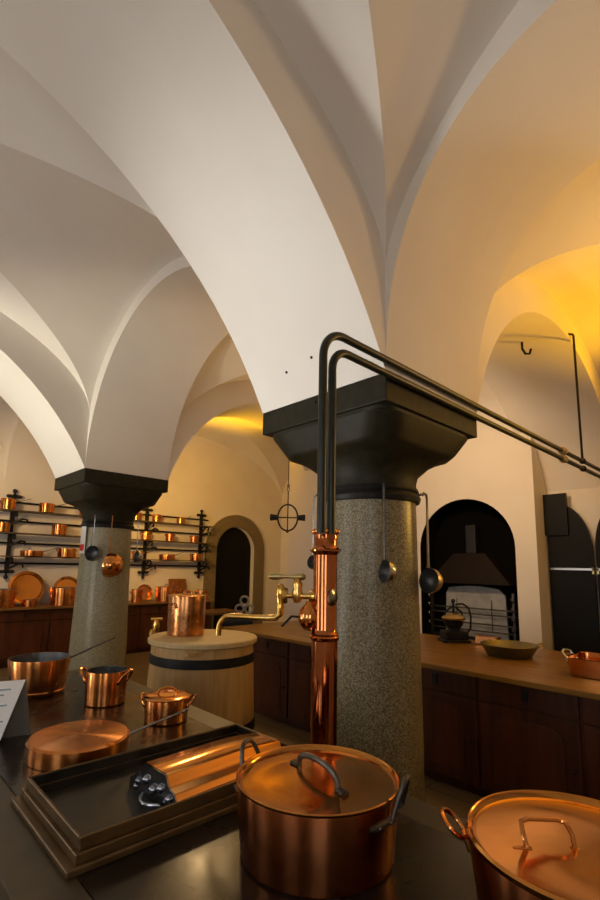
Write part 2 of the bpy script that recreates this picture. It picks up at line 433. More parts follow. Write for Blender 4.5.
# ------------------------------------------------------------------ black metal door leaves on the right wall
def leaf_panel(y_left, y_right, z1, label, first):
    t = empty('iron_door_leaf', (XR - .02, (y_left + y_right) / 2, .0), 0, label, 'metal door', 'black arched metal doors')
    w = (y_left - y_right) / 2; R = .28
    top = z1
    pts = [(w, 0), (w, top), (w - .14, top)]
    for i in range(11):
        a = PI / 2 * i / 10
        pts.append((w - .14 - (2 * w - .14) * math.sin(a), top - .10 - .62 * (1 - math.cos(a))))
    pts += [(-w, 0)]
    mb = MB(); mb.prism(pts if first else [(-y, z) for y, z in pts], 0, -.07, -.03); mb.build('sheet', M['black'], t, smooth=False)
    MB().box(-.078, -.07, -w, w, 1.54 , 1.565).build('steel_strip', M['steel'], t, smooth=False)
    for z in (.5, 1.5): MB().box(-.078, -.07, -w if first else w - .022, -w + .022 if first else w, z, z + .07).build('latch', M['old_brass'], t, smooth=False)
    return t
leaf_panel(2.13, 1.655, 2.42, 'black metal door leaf with a quarter-round shoulder beside the oven wall', True)
leaf_panel(1.63, 1.10, 2.50, 'black metal door leaf at the right edge, arch rising to the right', False)
bo = MB().box(-.03, .0, -.17, .13, 0, .50).build('flue_cover', M['black'], smooth=False, loc=(XR - .09, 2.06, 1.94))
tag(bo, 'narrow black rectangular plate at the top left corner of the black door leaf', 'plate')
bo.location = (XR - .095, 2.06, 1.95)

# ------------------------------------------------------------------ columns
def column(name, C, rt, rb, mshaft, label):
    cx, cy = (C['x0'] + C['x1']) / 2, (C['y0'] + C['y1']) / 2; s = (C['x1'] - C['x0']) / 2
    t = empty(name, (cx, cy, 0), 0, label, 'column')
    zr = 1.93
    MB().lathe([(0, .20), (rb, .20), (rb, .22), (rb * .995, .6), ((rb + rt) / 2, 1.2), (rt, zr), (0, zr)], 64).build('shaft', mshaft, t)
    MB().box(-.36, .36, -.36, .36, 0, .10).lathe([(0, .08), (.35, .10), (.35, .14), (.31, .17), (.30, .21), (0, .21)], 48).build('base', M['capstone'], t)
    # capital
    mb = MB(); n = 64
    def ring(half, cut, round_):   # square with chamfered corners blended to a circle
        r = []
        for i in range(n):
            a = 2 * PI * (i + .5) / n; c, s_ = math.cos(a), math.sin(a)
            sq = half / max(abs(c), abs(s_)); ch = (2 * half - cut) / (abs(c) + abs(s_))
            d = min(sq, ch); d = d * (1 - round_) + half * round_
            r.append((d * c, d * s_))
        return r
    secs = [(zr, rt + .005, 0, 1)]
    k = s / .475
    for z, h, cut, rd in [(zr + .06, rt + .005, 0, 1), (zr + .10, .287, 0, 1), (zr + .15, .296, .0, .95), (zr + .19, .312, .06, .7), (zr + .22, .33, .09, .42), (zr + .245, .36, .11, .2),
                          (zr + .262, .395, .12, .05), (zr + .268, .405, .12, 0), (zr + .285, .415, .115, 0), (zr + .40, .463, .08, 0), (zr + .405, .452, .07, 0), (zr + .43, .455, .06, 0)]:
        secs.append((z, h * (k if rd < .9 else 1), cut, rd))
    vs = []; 
    for z, h, cut, rd in secs: vs += [(x, y_, z) for x, y_ in ring(h, cut, rd)]
    fs = [(i * n + j, i * n + (j + 1) % n, (i + 1) * n + (j + 1) % n, (i + 1) * n + j) for i in range(len(secs) - 1) for j in range(n)]
    fs += [tuple(range(n - 1, -1, -1)), tuple(range((len(secs) - 1) * n, len(secs) * n))]
    mb.add(vs, fs); mb.build('capital', M['capstone'], t)
    MB().box(-s, s, -s, s, zr + .425, Z0).build('abacus', M['capstone'], t, smooth=False, bevel=.006)
    MB().lathe([(rt, zr - .02), (rt + .022, zr - .015), (rt + .03, zr + .01), (rt + .022, zr + .03), (rt + .012, zr + .038), (rt + .020, zr + .05), (rt + .014, zr + .068), (rt, zr + .07)], 64).build('collar', M['iron'], t)
    return t, cx, cy
ncol, ncx, ncy = column('stone_column', NC, .284, .304, M['granite'], 'nearer speckled grey granite column with dark stepped capital')
fcol, fcx, fcy = column('stone_column', FC, .264, .300, M['granite2'], 'farther pale grey-green stone column behind the wooden barrel')

# small screws in the plaster above near capital
for (y_, z_) in ((2.02, 2.66), (1.80, 2.68), (1.86, 2.46)):
    dx = .0 if z_ > 2.5 else 0
    tz = z_ - Z0
    # follow the soffit: find x where gL*1.5 = tz
    if tz > 0:
        t_ = inv(gL, tz / 1.5); x_ = (XW + N_['x0']) / 2 + t_ * (N_['x0'] - XW) / 2
    else: x_ = N_['x0'] - .004
    o = MB().ball((0, 0, 0), .008, 8).build('screw', M['iron'], loc=(x_ - .003, y_, z_))
    tag(o, {2.66: 'left small dark screw in the white vault above the near capital', 2.68: 'right small dark screw in the white vault beside the pipe bend', 2.46: 'small screw on the stone edge below the white vault, beside the pipes'}[z_], 'screw')

# ------------------------------------------------------------------ pots
def loop_handle(ang, R, z, w, out, lift, r, drop=0):
    """side handle at angle ang on a body of radius R"""
    u = Vector((math.cos(ang), math.sin(ang), 0)); v = Vector((-math.sin(ang), math.cos(ang), 0)); mb = MB(); pts = []
    for i in range(17):
        a = PI * i / 16
        s_ = math.sin(a) ** .7
        tt = math.cos(a) * w
        base = R * math.cos(tt / R) if abs(tt) < R else 0
        pts.append(u * (base + out * s_ + .003) + v * (R * math.sin(tt / R)) + Vector((0, 0, z + lift * s_)))
    mb.tube(pts, r, 8)
    for k in (0, -1):
        p = pts[k]; mb.lathe([(0, -.004), (r * 2.0, -.003), (r * 2.1, .003), (r * 1.2, .006), (0, .007)], 12, Matrix.Translation(p - u * .003) @ Vector((0, 0, 1)).rotation_difference(Vector((p.x, p.y, 0)).normalized()).to_matrix().to_4x4())
    return mb
def pot_body(t, rb, rt, h, m='copper_body', n=56, wall_=.004, sx=1, sy=1, name='body'):
    MB().lathe([(0, 0), (rb - .006, 0), (rb, .006), (rb + (rt - rb) * .5, h * .5), (rt, h - .004), (rt - .001, h), (rt - wall_, h)], n, None, sx, sy).build(name, M[m], t)
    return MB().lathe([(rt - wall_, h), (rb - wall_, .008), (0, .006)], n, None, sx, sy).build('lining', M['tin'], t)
def long_handle(t, ang, R, z, L, rise, m='worn_iron', r=.006, w=1.9):
    u = Vector((math.cos(ang), math.sin(ang), 0))
    mb = MB(); pts = [u * (R + L * i / 10) + Vector((0, 0, z + rise * (i / 10))) for i in range(11)]
    rr = [r * 1.5 - r * .6 * i / 10 for i in range(11)]; rr[-1] = r * 1.2
    mb.tube(pts, rr, 8, flat=.55)
    mb.tube([u * (R - .001) + Vector((0, 0, z - .035)), u * (R + .006) + Vector((0, 0, z - .01)), pts[0] + u * .02], [r * 1.8, r * 1.8, r * 1.5], 8)
    return mb.build('handle', M[m], t)
def lid(t, R, z, dome=.01, m='copper_lid', flange=.006):
    return MB().lathe([(R + flange, z), (R + flange, z + .005), (R - .002, z + .008), (R - .02, z + .010), (R * .6, z + .010 + dome * .7), (0, z + .010 + dome)], 56).build('lid', M[m], t)
def strap_handle(l, c, d, w, h, r, m='worn_iron', flat=1):
    """arched handle on a lid: centre c, direction angle d, half width w, height h"""
    u = Vector((math.cos(d), math.sin(d), 0)); c = Vector(c); pts = []
    for i in range(15):
        a = PI * i / 14
        pts.append(c - u * (w * math.cos(a)) + Vector((0, 0, h * math.sin(a) ** .6)))
    mb = MB().tube(pts, r, 8, flat=flat)
    for k in (0, -1):
        s_ = -1 if k == 0 else 1
        mb.tube([pts[k] + Vector((0, 0, .002)), pts[k] + u * s_ * r * 3.2 + Vector((0, 0, .001))], [r * 1.3, r * 1.6], 8, flat=.5)
    return mb.build('lid_handle', M[m], l)

SZ = .80
# --- big lidded stockpot in the foreground
bp = empty('copper_stockpot', (.985, .945, SZ), 0, 'large lidded copper stockpot with dark iron loop handles in the centre foreground', 'pot')
pot_body(bp, .197, .2125, .174, 'copper_dark', n=96)
l = MB().lathe([(.2085, .165), (.2135, .1745), (.2140, .178), (.2115, .1805), (.2080, .1785), (.203, .168), (.196, .1655), (.12, .170), (0, .174)], 96).build('lid', M['copper_lid'], bp)
strap_handle(l, (0, .0, .172), math.radians(80), .088, .042, .0085, 'worn_iron', .8)
camr = math.atan2(-.72, .70)
for a0, nm in ((camr - math.radians(24), 0), (camr + math.radians(150), 1)):
    mb = MB(); u = Vector((math.cos(a0), math.sin(a0), 0)); R = .2075
    pts = []
    for i in range(25):
        f = i / 24; a = (f - .5) * 2; th = a0 + a * .21
        up = max(0, 1 - abs(a) ** 3)
        lift = .080 * up; outw = .010 + .020 * up
        pts.append((math.cos(th) * (R + outw), math.sin(th) * (R + outw), .135 + lift))
    mb.tube(pts, .0065, 10)
    for s_ in (-1, 1):
        arc = [(math.cos(a0 + s_ * (.21 + q)) * (R + .005), math.sin(a0 + s_ * (.21 + q)) * (R + .005), .135) for q in (-.05, .05, .16, .27, .34)]
        mb.tube(arc, [.0075, .0085, .0085, .008, .005], 10)
        for q in (.05, .24): mb.ball((math.cos(a0 + s_ * (.21 + q)) * (R + .013), math.sin(a0 + s_ * (.21 + q)) * (R + .013), .135), .005, 8)
    mb.build('handle', M['worn_iron'], bp)

# --- right foreground pot, partly out of frame
rp = empty('copper_stockpot', (1.165, .365, SZ), 0, 'wide lidded copper pot with ring handle cut off by the right edge', 'pot')
pot_body(rp, .205, .2255, .168, 'copper_dark', n=96)
l = MB().lathe([(.2215, .160), (.2275, .1685), (.2285, .176), (.224, .181), (.220, .178), (.214, .168), (.205, .165), (.1, .168), (0, .170)], 96).build('lid', M['copper_lid'], rp)
# flat rectangular wire handle
d = Vector((.70, -.71, 0)); c = Vector((-.055, .045, .168)); nrm = Vector((.71, .70, 0))
pts = [c - d * .048, c - d * .05 + nrm * .012 + Vector((0, 0, .02)), c - d * .046 + nrm * .03 + Vector((0, 0, .034)), c - d * .03 + nrm * .034 + Vector((0, 0, .038)), c + d * .03 + nrm * .034 + Vector((0, 0, .038)), c + d * .046 + nrm * .03 + Vector((0, 0, .034)), c + d * .05 + nrm * .012 + Vector((0, 0, .02)), c + d * .048]
mb = MB().tube(pts, .005, 8)
for s_ in (-1, 1): mb.tube([c + d * (.04 * s_), c + d * (.075 * s_) + Vector((0, 0, -.001))], [.007, .003], 8, flat=.5)
mb.build('lid_handle', M['copper'], l)
for ah in (math.radians(112), math.radians(292)):
    u = Vector((math.cos(ah), math.sin(ah), 0)); v = Vector((-math.sin(ah), math.cos(ah), 0)); mb = MB(); cc = u * (.222 + .034) + Vector((0, 0, .158))
    w_ = (u * .75 + Vector((0, 0, .66))).normalized(); sd = v
    ring_ = [cc + w_ * (.031 * math.cos(a)) + sd * (.031 * math.sin(a)) for a in [2 * PI * i / 28 for i in range(28)]]
    mb.tube(ring_, .0052, 8, closed=True)
    mb.tube([u * .219 + Vector((0, 0, .110)), u * .226 + Vector((0, 0, .13)), cc - w_ * .030], .008, 8)
    mb.build('ring_handle', M['copper'], rp)

# --- upturned round pan with long handle
pn = empty('saute_pan', (.757, 1.999, SZ), 0, 'copper pan lying upside down with its long iron handle to the right', 'pan')
MB().lathe([(.176, 0), (.181, .002), (.183, .03), (.182, .058), (.174, .066), (.150, .068), (.06, .0685), (0, .069)], 80).build('body', M['copper_body'], pn)
mb = MB(); a0 = Vector((.180, -.0, .022)); a1 = Vector((.463, -.024, .080))
mb.tube([a0 + (a1 - a0) * (i / 10) for i in range(11)], [.013, .010, .0085, .008, .0075, .007, .007, .007, .0075, .009, .007], 8, flat=.6); mb.build('handle', M['end_tin'], pn)

# --- saucepan at left
sp = empty('saucepan', (.892, 3.026, SZ), 0, 'deep flared copper saucepan with long iron handle at the far left of the stove', 'pan')
pot_body(sp, .135, .158, .19)
MB().lathe([(.1375, .012), (.1405, .014), (.1415, .022), (.139, .026)], 56).build('bottom_band', M['copper'], sp)
long_handle(sp, math.radians(18), .150, .15, .36, .085, r=.008)

# --- oval two-handled pot
op = empty('oval_pot', (1.100, 2.597, SZ), 0, 'open copper pot with two copper loop handles in the middle of the stove', 'pot')
pot_body(op, .100, .104, .165)
for a0 in (camr + PI * 1.02, camr - .15):
    loop_handle(a0, .103, .115, .045, .03, .055, .0065).build('handle', M['copper'], op)

# --- small lidded pot
lp = empty('lidded_pot', (1.200, 2.138, SZ), 0, 'small lidded copper pot with loop handles between oval pot and tray', 'pot')
pot_body(lp, .097, .102, .105)
l = lid(lp, .104, .104, .004)
strap_handle(l, (0, 0, .114), camr + .25, .042, .030, .0055, 'copper')
for a0 in (camr + PI * .93, camr + .30):
    loop_handle(a0, .102, .07, .035, .026, .035, .0058).build('handle', M['copper'], lp)

# --- stepped rectangular tray
TX, TY = .475, 1.48
ty = empty('stepped_tray', (.89, TY, SZ), 0, 'long rectangular stepped metal tray with dark lining on the stove edge', 'tray')
def frame_box(mb, x0, x1, y0, y1, z0, z1, w):
    mb.box(x0, x1, y0, y0 + w, z0, z1); mb.box(x0, x1, y1 - w, y1, z0, z1); mb.box(x0, x0 + w, y0 + w, y1 - w, z0, z1); mb.box(x1 - w, x1, y0 + w, y1 - w, z0, z1)
MB().box(-.425, .425, -.243, .243, 0, .018).build('lower_step', M['tray'], ty, smooth=False, bevel=.004)
mb = MB(); frame_box(mb, -.403, .403, -.232, .232, .018, .042, .03); mb.build('middle_step', M['tray'], ty, smooth=False, bevel=.003)
mb = MB(); frame_box(mb, -.393, .393, -.222, .222, .042, .072, .007); mb.build('rim', M['tray'], ty, smooth=False, bevel=.003)
mb = MB(); mb.box(-.372, .372, -.201, .201, .0181, .022)
frame_box(mb, -.3858, .3858, -.2148, .2148, .0425, .069, .003)
frame_box(mb, -.3728, .3728, -.2018, .2018, .022, .0425, .003); mb.build('lining', M['tray_in'], ty, smooth=False)

# --- fluted copper mould lying in the tray
mo = empty('fluted_mould', (.765, 1.405, SZ + .022), math.radians(3), 'fluted oblong copper mould with bright tinned end lying in the tray', 'mould')
secs = [(-.142, .0), (-.140, .030), (-.132, .040), (-.122, .040), (-.112, .050), (-.104, .056), (-.088, .060), (-.074, .072), (-.066, .088), (-.058, .094), (.058, .094), (.066, .088), (.074, .072), (.088, .060), (.104, .056), (.112, .050), (.122, .040), (.132, .040), (.140, .030), (.142, 0)]
mb = MB(); n_ = 16; m_ = len(secs); vs = []
for i in range(n_ + 1):
    f = i / n_; x_ = .0 + .46 * f; dz = -.018 * max(0, f - .55) ** 2 * 4; sc_ = 1 - .10 * max(0, f - .6) ** 2 * 4
    vs += [(x_, y_ * sc_, z + (dz * (1 if z > .02 else 0))) for y_, z in secs]
mb.add(vs, [(i * m_ + k, i * m_ + k + 1, (i + 1) * m_ + k + 1, (i + 1) * m_ + k) for i in range(n_) for k in range(m_ - 1)] + [tuple(range(n_ * m_, n_ * m_ + m_))])
mb.build('body', M['copper_lid'], mo)
mb = MB(); mb.prism([(y_, z * .98) for y_, z in secs], 0, -.004, .002)
for y_, z, r in ((-.085, .035, .012), (-.04, .05, .013), (.0, .035, .016), (.04, .052, .013), (.085, .035, .012), (.1, .016, .010), (-.1, .016, .010)): mb.ball((-.004, y_, z), r, 12)
mb.build('tinned_end', M['end_tin'], mo)
mb = MB(); mb.tube([(-.01 - .03 * math.sin(PI * i / 12), .05 - .1 * i / 12, .010 + .0 * i) for i in range(13)], .005, 8); mb.build('end_ring', M['end_tin'], mo)

# ------------------------------------------------------------------ stove island
st = empty('cooking_range', (.90, 1.0, 0), 0, 'long black iron cooking range top carrying the foreground copper pots', 'stove')
X0, X1, Y0, Y1 = .36, 1.42, -.75, 3.50
def L_(x, y_): return x - .90, y_ - 1.0
a, b = L_(X0 + .13, Y0 + .1), L_(X1 - .12, Y1 - .1)
MB().box(a[0], b[0], a[1], b[1], .745, SZ).build('hot_plate', M['stove'], st, smooth=False)
mb = MB(); a2, b2 = L_(X0, Y0), L_(X1, Y1)
mb.box(a2[0], a[0] - .0012, a2[1], b2[1], .74, SZ); mb.box(b[0] + .0012, b2[0], a2[1], b2[1], .74, SZ); mb.box(a[0] - .0012, b[0] + .0012, a2[1], a[1] - .0012, .74, SZ); mb.box(a[0] - .0012, b[0] + .0012, b[1] + .0012, b2[1], .74, SZ)
mb.build('edge_frame', M['stove_rim'], st, smooth=False, bevel=.003)
MB().box(a2[0] + .04, b2[0] - .04, a2[1] + .04, b2[1] - .04, .0, .74).build('body', M['iron'], st, smooth=False)
for k in range(4):
    yy = -1.45 + k * .95
    MB().box(a2[0] + .025, a2[0] + .04, yy, yy + .7, .25, .62).build('oven_door', M['stove_rim'], st, smooth=False, bevel=.004)
# ------------------------------------------------------------------ info card at left
ic = empty('information_card', (.50, 2.235, SZ), math.radians(28), 'white printed information card standing tilted at the left edge of the range', 'sign')
ic.location = (.622, 2.27, SZ); ic.rotation_euler = (0, 0, math.radians(-15))
# card lies in a plane facing the viewer, its right edge slanting
M['cardback'] = mat('card_back', (.11, .105, .09), .5)
def card_pts(off): return [(-.30, off, .012), (-.068, off, .012), (.0, off + .014, .235), (-.30, off + .014, .235)]
mb = MB(); c0 = card_pts(0); c1 = [(x, y_ + .004, z) for x, y_, z in c0]
mb.add(c0 + c1, [(0, 1, 2, 3), (7, 6, 5, 4), (0, 4, 5, 1), (1, 5, 6, 2), (2, 6, 7, 3), (3, 7, 4, 0)]); mb.build('card', M['paper'], ic, smooth=False)
mb = MB(); mb.add([(-.30, .024, .232), (.001, .024, .232), (.04, .075, 0), (-.30, .075, 0), (-.30, .019, .232), (.001, .019, .232), (.036, .070, 0), (-.30, .070, 0)],
                  [(0, 1, 2, 3), (7, 6, 5, 4), (1, 5, 6, 2), (0, 3, 7, 4), (0, 4, 5, 1), (2, 6, 7, 3)]); mb.build('card_stand', M['cardback'], ic, smooth=False)
mb = MB()
for i in range(9):
    z = .20 - i * .020; f = (z - .012) / .223
    mb.box(-.27, -.075 - .02 * ((i * 7) % 3) + .03 * f, f * .014 - .0022, f * .014 + .0002, z, z + .006)
mb.build('text_lines', M['ink'], ic, smooth=False)

# ------------------------------------------------------------------ copper boiler pipe with tap, and black supply pipes
px_, py_ = 1.475, 1.385
cp = empty('copper_standpipe', (px_, py_, 0), 0, 'tall polished copper standpipe beside the near granite column', 'pipe')
R_ = .053
prof = [(0, 0), (R_ + .02, 0), (R_ + .02, .03), (R_, .05), (R_, 1.225), (R_ + .005, 1.23), (R_ + .007, 1.24), (R_ + .002, 1.246), (R_ + .006, 1.253), (R_, 1.26), (R_ - .004, 1.27), (R_ - .004, 1.57), (R_, 1.575), (R_ + .003, 1.58),
        (R_ + .012, 1.585), (R_ + .013, 1.592), (R_ + .002, 1.60), (R_ - .002, 1.61), (R_ - .004, 1.655), (R_ - .010, 1.66), (0, 1.66)]
MB().lathe(prof, 48).build('pipe', M['copper_pipe'], cp)
mb = MB()
for k in range(8):
    a = 2 * PI * k / 8; mb.ball(((R_ - .006) * math.cos(a), (R_ - .006) * math.sin(a), 1.668), .013, 10)
mb.build('crown', M['copper'], cp)
u_ = Vector((-.67, .74, 0)).normalized()         # direction to screen-left
v_ = Vector((-.72, -.69, 0)).normalized()
mb = MB()
q = u_ * .0 + Vector((0, 0, 1.40))
mb.tube([q + u_ * .03, q + u_ * .10], .013, 12)
mb.lathe([(0, -.012), (.026, -.012), (.028, 0), (.026, .012), (0, .012)], 20, Matrix.Translation(q + u_ * .055) @ Vector((0, 0, 1)).rotation_difference(u_).to_matrix().to_4x4())
mb.lathe([(0, -.03), (.014, -.028), (.020, -.01), (.024, .01), (.018, .03), (.022, .045), (.016, .06), (.010, .085), (0, .09)], 20, Matrix.Translation(q + u_ * .115))
mb.tube([q + u_ * .12, q + u_ * .20], .011, 12)
mb.lathe([(0, -.010), (.030, -.010), (.034, 0), (.030, .010), (0, .010)], 20, Matrix.Translation(q + u_ * .165) @ Vector((0, 0, 1)).rotation_difference(u_).to_matrix().to_4x4())
mb.lathe([(0, -.055), (.016, -.05), (.013, -.03), (.020, .0), (.020, .025), (.012, .045), (0, .05)], 20, Matrix.Translation(q + u_ * .185))
mb.build('valve', M['brass'], cp)
mb = MB(); e0 = q + u_ * .185 + Vector((0, 0, -.04))
sd = (u_ * .98 + v_ * -.18).normalized()
pts = [e0 + Vector((0, 0, -.0)), e0 + Vector((0, 0, -.035)), e0 + Vector((0, 0, -.05)) + sd * .02, e0 + Vector((0, 0, -.053)) + sd * .06] + [e0 + Vector((0, 0, -.053)) + sd * (.06 + .16 * i / 5) for i in range(1, 6)]
for i in range(1, 8):
    a = PI / 2 * i / 7 * .9; pts.append(e0 + Vector((0, 0, -.053)) + sd * (.22 + .05 * math.sin(a)) + Vector((0, 0, -.055 * (1 - math.cos(a)))))
pts.append(pts[-1] + Vector((0, 0, -.035)) + sd * .003)
mb.tube(pts, [.014] * 3 + [.0125] * (len(pts) - 3), 12); mb.build('spout', M['brass'], cp)
mb = MB(); hq = q + u_ * .115 + Vector((0, 0, .078))
mb.tube([hq + u_ * k_ for k_ in (-.034, -.026, -.01, .01, .03, .05, .065, .085, .105, .118, .124)], [.005, .013, .015, .012, .007, .007, .010, .015, .015, .011, .004], 12); mb.tube([hq - Vector((0, 0, .015)), hq], .010, 8); mb.build('tap_lever', M['old_brass'], cp)
# bulb float below valve and little drain lever
mb = MB(); bq = u_ * .062 + Vector((0, 0, 1.315))
mb.lathe([(0, -.055), (.02, -.050), (.042, -.03), (.050, 0), (.042, .03), (.022, .052), (.016, .065), (0, .066)], 28, Matrix.Translation(bq)); mb.build('bulb', M['copper'], cp)
mb = MB(); mb.tube([bq + u_ * .045 + Vector((0, 0, -.0)), bq + u_ * .075 + Vector((0, 0, .002)), bq + u_ * .115 + Vector((0, 0, -.04))], .005, 8); mb.build('drain_lever', M['iron'], cp)
mb = MB(); mb.lathe([(0, .0), (.03, .001), (.034, .004), (.03, .007), (0, .008)], 24, Matrix.Translation((v_ * .8 - u_ * .6) * .048 + Vector((0, 0, 1.40))) @ Vector((0, 0, 1)).rotation_difference((v_ * .55 - u_ * .84).normalized()).to_matrix().to_4x4()); mb.build('round_plate', M['end_tin'], cp)

def bent_pipe(xv, zt, yv, dx_end, r, rb, label):
    pts = [(xv, yv, 1.655), (xv, yv, 1.9), (xv, yv, zt - rb)]
    for i in range(1, 10):
        a = PI / 2 * i / 9; pts.append((xv + rb * (1 - math.cos(a)), yv, zt - rb + rb * math.sin(a)))
    pts += [(2.4, yv, zt), (4.0, yv, zt), (dx_end, yv, zt)]
    t = empty('supply_pipe', (xv, yv, 1.655), 0, label, 'pipe')
    mb = MB().tube([(x - xv, 0, z - 1.655) for x, _, z in pts], r, 14)
    mb.build('pipe', M['pipe'], t); return t
ya = 1.345
sp1 = bent_pipe(1.405, 2.548, ya + .0, XR, .0185, .13, 'left black-green pipe bending outermost over the near capital')
sp2 = bent_pipe(1.463, 2.476, ya + .0, XR, .0185, .10, 'right black-green pipe bending inside the taller one')
for t, x_, z_ in ((sp1, 4.40, 2.548), (sp2, 4.40, 2.476)):
    mb = MB(); px0 = t.location.x
    T_ = Matrix.Translation((x_ - px0, 0, z_ - 1.655)) @ Matrix.Rotation(PI / 2, 4, 'Y')
    mb.lathe([(.018, -.05), (.028, -.045), (.028, -.02), (.023, -.015), (.034, -.008), (.034, .008), (.023, .015), (.028, .02), (.028, .045), (.018, .05)], 16, T_); mb.build('coupling', M['old_brass'], t)
hg = empty('pipe_hanger', (4.93, ya, 2.44), 0, 'thin black hanger rod holding the two pipes from the vault', 'hanger')
mb = MB(); top = Z0 + 1.275 * gR((4.93 - (N_['x1'] + XR) / 2) / ((XR - N_['x1']) / 2)) + .06
mb.tube([(0, 0, .10), (0, 0, top - 2.44), (-.02, .0, top - 2.44 + .005), (-.08, .035, top - 2.44 + .0)], .011, 8); mb.build('rod', M['iron'], hg)
mb = MB()
for z_ in (2.548, 2.476): mb.tube([(0, .024 * math.cos(a), z_ - 2.44 + .024 * math.sin(a)) for a in [2 * PI * i / 16 for i in range(16)]], .006, 6, closed=True)
mb.build('clamp', M['iron'], hg)
hk = MB().tube([(0, 0, .03), (0, 0, -.05), (.02, -.02, -.10), (.05, -.05, -.10), (.06, -.06, -.05)], .012, 8).build('ceiling_hook', M['iron'], loc=(4.67, 1.735, Z0 + 1.275 * gR(.06) - .02))
tag(hk, 'small dark iron hook in the vault behind the hanging pipes', 'hook')

# ------------------------------------------------------------------ ladles on the columns
def ladle(cx, cy, ang, rad, zb, zt, br, label, inner='tin', outer='old_brass', group=None, yaw=None, handle='worn_iron'):
    p = Vector((cx + rad * math.cos(ang), cy + rad * math.sin(ang), zb))
    t = empty('ladle', p, 0, label, 'ladle', group)
    ax = Vector((math.cos(yaw), math.sin(yaw), .12)).normalized()   # direction the bowl opens to
    Mx = Vector((0, 0, 1)).rotation_difference(ax).to_matrix().to_4x4()
    MB().lathe([(br, 0), (br * 1.0, -.01), (br * .93, -br * .45), (br * .72, -br * .85), (br * .4, -br * 1.05), (0, -br * 1.1)], 28, Mx).build('bowl', M[outer], t)
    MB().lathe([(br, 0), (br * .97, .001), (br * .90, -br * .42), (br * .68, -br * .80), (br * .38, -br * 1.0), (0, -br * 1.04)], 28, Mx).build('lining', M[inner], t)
    h = zt - zb
    rim = ax * 0 + Vector((0, 0, br * .98))
    uo = Vector((math.cos(ang), math.sin(ang), 0))
    mb = MB().tube([rim, rim + Vector((0, 0, .05)), Vector((0, 0, h - .02)), Vector((0, 0, h)) - uo * .004, Vector((0, 0, h + .012)) - uo * .02, Vector((0, 0, h)) - uo * .032], [.011, .009, .008, .009, .007, .005], 8, flat=.5)
    mb.build('handle', M[handle], t); return t
def hook(cx, cy, ang, rad, z, label):
    u = Vector((math.cos(ang), math.sin(ang), 0)); p = Vector((cx, cy, z)) + u * rad
    mb = MB().tube([u * -.02, u * .03, u * .045 + Vector((0, 0, .008)), u * .06 + Vector((0, 0, .0))], .007, 8)
    mb.tube([u * .02, u * .035 + Vector((0, 0, -.02)), u * .02 + Vector((0, 0, -.035))], .009, 6)
    o = mb.build('iron_hook', M['iron'], loc=p); tag(o, label, 'hook', 'hooks on the column collars'); return o
ccam = math.atan2(-ncy, -ncx)
left = ccam - PI / 2
ladle(ncx, ncy, ccam + math.radians(13), .352, 1.505, 1.985, .062, 'tinned ladle hanging at the middle of the near granite column', yaw=ccam - math.radians(62), outer='bright_tin', inner='tin', handle='worn_iron')
ladle(ncx, ncy, ccam + math.radians(73), .355, 1.455, 1.96, .074, 'brass-backed ladle hanging at the right side of the near granite column', yaw=ccam - math.radians(48), outer='old_brass', handle='old_brass')
ladle(ncx, ncy, ccam - math.radians(86), .35, 1.55, 1.96, .045, 'ladle hanging behind the copper standpipe on the near column', yaw=ccam - math.radians(30), outer='bright_tin', handle='bright_tin')
hook(ncx, ncy, ccam + math.radians(84), .27, 1.965, 'black iron hook on the right end of the near column collar')
hook(ncx, ncy, ccam - math.radians(84), .27, 1.975, 'black iron hook on the left end of the near column collar, beside the pipes')
fcam = math.atan2(-fcy, -fcx)
ladle(fcx, fcy, fcam - math.radians(20), .40, 1.62, 2.03, .085, 'dark ladle hanging leftmost on the farther column', yaw=fcam - math.radians(30), outer='old_brass', inner='tin', handle='bright_tin')
ladle(fcx, fcy, fcam + math.radians(5), .44, 1.50, 2.03, .135, 'large shiny copper ladle bowl hanging at the middle of the farther column', yaw=fcam - math.radians(118), outer='copper', inner='copper', handle='copper')
ladle(fcx, fcy, fcam + math.radians(62), .37, 1.60, 2.02, .070, 'silvery ladle hanging at the right side of the farther column', yaw=fcam - math.radians(70), outer='bright_tin', inner='tin', handle='bright_tin')
# notice on the far column
nt_ = empty('paper_notice', (fcx, fcy, 1.62), 0, 'small white notice with a red mark stuck on the farther column', 'notice')
def curved(a0, a1, r, z0, z1):
    mb = MB(); n = 8; vs = []
    for i in range(n + 1):
        a = a0 + (a1 - a0) * i / n
        for rr in (r, r + .003):
            for z in (z0, z1): vs.append((rr * math.cos(a), rr * math.sin(a), z))
    fs = []
    for i in range(n):
        o = i * 4; fs += [(o, o + 1, o + 5, o + 4), (o + 2, o + 6, o + 7, o + 3), (o, o + 4, o + 6, o + 2), (o + 1, o + 3, o + 7, o + 5)]
    fs += [(0, 2, 3, 1), (n * 4, n * 4 + 1, n * 4 + 3, n * 4 + 2)]
    return mb.add(vs, fs)
nl = fcam - math.radians(72)
curved(nl, nl + math.radians(22), .287, .0, .30).build('sheet', M['white'], nt_, smooth=False)
curved(nl + .03, nl + math.radians(19), .2905, .03, .10).build('red_mark', M['red'], nt_, smooth=False)

